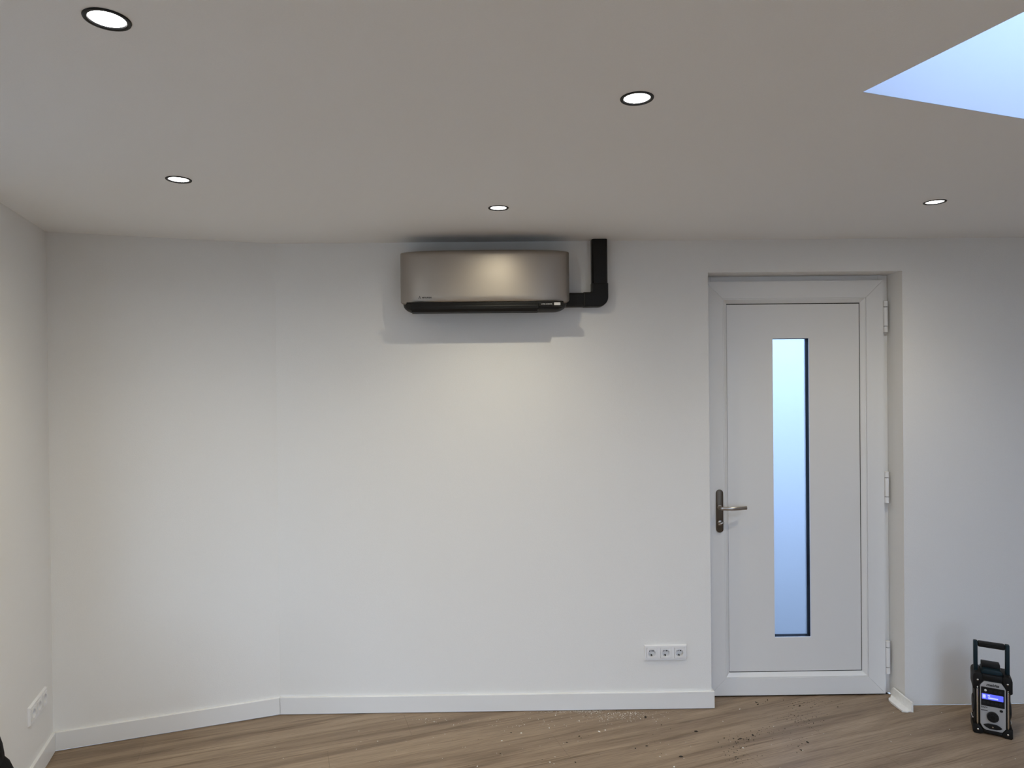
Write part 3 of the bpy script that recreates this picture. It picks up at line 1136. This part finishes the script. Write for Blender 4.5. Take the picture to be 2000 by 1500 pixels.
# speakers in the flanks
for sx in (-1, 1):
    gr = obj('speaker_grille', lathe(B(), [(0.044, sx * 0.070), (0.044, sx * 0.0762), (0.041, sx * 0.0775), (0.034, sx * 0.0755), (0.0, sx * 0.0775)], 32, (0, RD / 2, 0.125), 'x'), M_RBUTTON, radio, True)
    gb = B()
    tube(gb, [(sx * 0.074, 0.030, 0.062), (sx * 0.0785, 0.040, 0.062), (sx * 0.0785, RD - 0.04, 0.062), (sx * 0.074, RD - 0.03, 0.062)], 0.003, 8)
    obj('side_guard', gb, M_RCHROME, radio, True)
# battery hatch and its catch on top
obj('top_lid', prism(B(), [(-0.043, 0.290), (0.043, 0.290), (0.043, 0.306), (0.034, 0.317), (-0.034, 0.317), (-0.043, 0.306)], 0.018, RD - 0.012, 'y', 0.004, 2), M_RTEAL, radio, True)
obj('lid_catch', box(B(), -0.0400, 0.0360, 0.045, RD - 0.030, 0.312, 0.338, 0.003, 2), M_RBLACK, radio, True)
# handle
bm = B()
HY = 0.050
obj('handle_post', box(B(), -0.0735, -0.0555, HY - 0.012, HY + 0.012, 0.270, 0.444, 0.004, 2), M_RTEAL, radio, True)
obj('handle_post', box(B(), 0.0555, 0.0735, HY - 0.012, HY + 0.012, 0.270, 0.444, 0.004, 2), M_RTEAL, radio, True)
grip = obj('handle_grip', box(B(), -0.0555, 0.0555, HY - 0.014, HY + 0.014, 0.416, 0.443, 0.007, 3), M_RBLACK, radio, True)
for zz in (0.4225, 0.4295, 0.4365):
    obj('grip_ridge', box(B(), -0.050, 0.050, HY - 0.0155, HY - 0.013, zz - 0.0015, zz + 0.0015, 0.0006, 1), M_RBLACK, grip)

# ------------------------------------------------------------------ PVC angle offcut on the floor by the reveal
off = tag(empty('plastic_profile', (2.082, 3.512, 0), math.radians(1.0)), 'short white plastic angle profile lying on the floor against the door reveal', 'profile')
bm = B()
rngo = random.Random(11)
# floor flange: jagged near end, long diagonal cut at the far end
outline = [(-0.054, 0.004), (-0.030, -0.003), (-0.012, 0.003), (0.003, -0.002), (0.003, 0.190), (-0.014, 0.176), (-0.024, 0.158), (-0.040, 0.150), (-0.052, 0.128), (-0.058, 0.100)]
obj('floor_flange', prism(B(), outline, 0.0005, 0.0075, 'z', 0.0012, 1), M_OFFCUT, off)
bm = prism(B(), [(-0.002, 0.0078), (0.188, 0.0078), (0.194, 0.022), (0.176, 0.049), (0.160, 0.052), (-0.002, 0.0495)], -0.006, 0.003, 'x', 0.0012, 1)
obj('upright_flange', bm, M_OFFCUT, off)
bm = prism(B(), [(0.004, 0.0078), (0.110, 0.0078), (0.120, 0.013), (0.0, 0.0135)], -0.058, -0.052, 'x')
obj('edge_lip', bm, M_OFFCUT, off)
bm = tube(B(), [(-0.0015, -0.0015, 0.049), (-0.0015, 0.165, 0.0515)], 0.0052, 10)
obj('top_bulb', bm, M_OFFCUT, off, True)

# ------------------------------------------------------------------ black bag at the left edge
bag = tag(empty('black_bag', (-1.803, 2.165, 0), GRID), 'black rounded bag standing on the floor at the lower left edge, mostly out of view', 'bag')


def blob(levels, n=28, p=2.6):
    bm = B()
    rings = []
    for (z, cx, cy, rx, ry) in levels:
        ring = []
        for i in range(n):
            a = 2 * PI * i / n
            c, s = math.cos(a), math.sin(a)
            rr = (abs(c) ** p + abs(s) ** p) ** (-1 / p)
            ring.append(bm.verts.new((cx + rx * c * rr, cy + ry * s * rr, z)))
        rings.append(ring)
    for a, b in zip(rings, rings[1:]):
        for i in range(n):
            bm.faces.new((a[i], a[(i + 1) % n], b[(i + 1) % n], b[i]))
    bm.faces.new(rings[0])
    bm.faces.new(rings[-1])
    return bm

# its right flank just enters the frame: a domed body and a lower side pocket
lv = [(0.0, 0, 0, 0.095, 0.13), (0.02, 0, 0, 0.108, 0.145), (0.14, 0, 0, 0.112, 0.15), (0.38, 0, 0, 0.112, 0.15), (0.51, 0, 0, 0.110, 0.148),
      (0.545, 0, 0, 0.105, 0.145), (0.585, 0, 0, 0.095, 0.135), (0.615, 0, 0, 0.078, 0.11), (0.635, 0, 0, 0.050, 0.075), (0.643, 0, 0, 0.02, 0.03)]
obj('bag_body', blob(lv), M_BAG, bag, True)
lv = [(0.01, 0.105, 0, 0.036, 0.10), (0.03, 0.107, 0, 0.044, 0.11), (0.38, 0.107, 0, 0.046, 0.11), (0.44, 0.106, 0, 0.038, 0.10), (0.49, 0.102, 0, 0.021, 0.09), (0.520, 0.096, 0, 0.006, 0.07)]
obj('side_pocket', blob(lv), M_BAG, bag, True)
bm = B()
tube(bm, [(0.0, -0.06 + 0.12 * i / 10, 0.632 + 0.05 * math.sin(PI * i / 10)) for i in range(11)], 0.010, 8)
obj('carry_strap', bm, M_BAG, bag, True)

# ------------------------------------------------------------------ crumbs on the floor


def crumbs(name, spots, m, rg, k_=1.35):
    bm = B()
    for (x, y_, s) in spots:
        s *= k_
        k = 5
        a0 = rg.random() * 6.28
        hgt = s * (0.35 + 0.4 * rg.random())
        ex_ = 1 + rg.random() * 1.2
        tr_ = rg.random() * PI
        base, topv = [], []
        for i in range(k):
            a = a0 + 2 * PI * i / k
            r = s * (0.7 + 0.5 * rg.random())
            dx, dy = r * math.cos(a) * ex_, r * math.sin(a)
            dx, dy = dx * math.cos(tr_) - dy * math.sin(tr_), dx * math.sin(tr_) + dy * math.cos(tr_)
            base.append(bm.verts.new((x + dx, y_ + dy, 0.0003)))
            topv.append(bm.verts.new((x + dx * 0.6, y_ + dy * 0.6, 0.0003 + hgt)))
        bm.faces.new(topv)
        for i in range(k):
            bm.faces.new((base[i], base[(i + 1) % k], topv[(i + 1) % k], topv[i]))
    o = obj(name, bm, m)
    o['kind'] = 'stuff'
    return o


def fpt(px, py):
    """floor point under a pixel of the photograph (used once, to lay the crumbs out in the room)"""
    d = _R * ((px - 1000) / FPX) + _U * ((750 - py) / FPX) + _f
    k = -CAM_H / d.z
    return d.x * k, d.y * k


rg = random.Random(5)
front = lambda x: P1.y + (x - P1.x) * math.tan(ANG) - BT - 0.002   # face of the baseboard
sp = []
for (cx, cy, sx, sy, n, smin, smax) in ((1150, 1387, 16, 2.2, 260, 0.0005, 0.0011), (1100, 1388, 28, 2.2, 200, 0.0005, 0.0010), (1215, 1391, 36, 6, 150, 0.0006, 0.0016),
                                        (1180, 1400, 60, 10, 60, 0.0006, 0.0015), (1260, 1390, 30, 7, 40, 0.0006, 0.0014), (1000, 1402, 55, 12, 34, 0.0007, 0.0015),
                                        (845, 1404, 26, 6, 26, 0.0006, 0.0013), (1000, 1440, 260, 30, 30, 0.0007, 0.0014), (1500, 1430, 160, 40, 16, 0.0007, 0.0014)):
    for _ in range(n):
        x, y_ = fpt(rg.gauss(cx, sx), max(1386, cy + abs(rg.gauss(0, sy))))
        if y_ < front(x) or x > 1.06:
            sp.append((x, y_, smin + (smax - smin) * rg.random() ** 2))
for (px, py, s) in ((1018, 1432, 0.0034), (1073, 1422, 0.0024), (1085, 1397, 0.0026), (1131, 1408, 0.0024), (1170, 1429, 0.0030), (1182, 1426, 0.0026), (980, 1447, 0.002), (1074, 1489, 0.003), (1082, 1492, 0.002),
                    (932, 1497, 0.002), (1289, 1478, 0.002), (1451, 1461, 0.0032), (1445, 1385, 0.0024), (1412, 1409, 0.0018), (1511, 1419, 0.0018), (1568, 1466, 0.0018), (1317, 1498, 0.0034),
                    (1839, 1392, 0.002), (1855, 1425, 0.0018), (1745, 1392, 0.0016), (701, 1428, 0.0016), (770, 1405, 0.0016), (832, 1404, 0.0016), (849, 1410, 0.0018), (858, 1403, 0.0018), (869, 1434, 0.0018), (886, 1416, 0.0016), (1251, 1404, 0.002)):
    x, y_ = fpt(px, py)
    sp.append((x, y_, s))
o = crumbs('plaster_crumbs', sp, M_CRUMB, rg)
tag(o, 'white plaster crumbs and dust scattered on the floor along the baseboard', 'crumbs')
sp = []
for (cx, cy, sx, sy, n, smin, smax) in ((1440, 1447, 18, 8, 45, 0.0007, 0.0021), (1440, 1480, 22, 8, 40, 0.0006, 0.0016), (1500, 1428, 22, 4, 30, 0.0006, 0.0014), (1565, 1405, 26, 9, 70, 0.0006, 0.0013),
                                        (1580, 1375, 24, 5, 50, 0.0006, 0.0014), (1490, 1368, 10, 4, 8, 0.001, 0.002), (1565, 1455, 14, 8, 14, 0.0007, 0.0016), (1150, 1450, 200, 25, 24, 0.0006, 0.0013), (1210, 1392, 34, 5, 40, 0.0005, 0.0010)):
    for _ in range(n):
        x, y_ = fpt(rg.gauss(cx, sx), rg.gauss(cy, sy))
        if y_ < front(x) or (x > 1.07 and y_ < 3.68):
            sp.append((x, y_, smin + (smax - smin) * rg.random() ** 2))
for (px, py, s) in ((1261, 1401, 0.0036), (1360, 1429, 0.0036), (1330, 1478, 0.0034), (1263, 1457, 0.0026), (1241, 1462, 0.0022), (1107, 1450, 0.0022), (1292, 1416, 0.0018), (1446, 1443, 0.003), (1480, 1376, 0.003), (1499, 1367, 0.0022),
                    (1562, 1379, 0.003), (1470, 1436, 0.003), (1577, 1450, 0.003), (1565, 1465, 0.0022), (998, 1431, 0.0018), (1131, 1438, 0.0026), (1124, 1489, 0.002), (1636, 1381, 0.002), (977, 1472, 0.0016)):
    x, y_ = fpt(px, py)
    sp.append((x, y_, s))
o = crumbs('soil_crumbs', sp, M_SOIL, rg, 1.7)
tag(o, 'dark crumbs of soil scattered on the wooden floor in front of the door', 'crumbs')
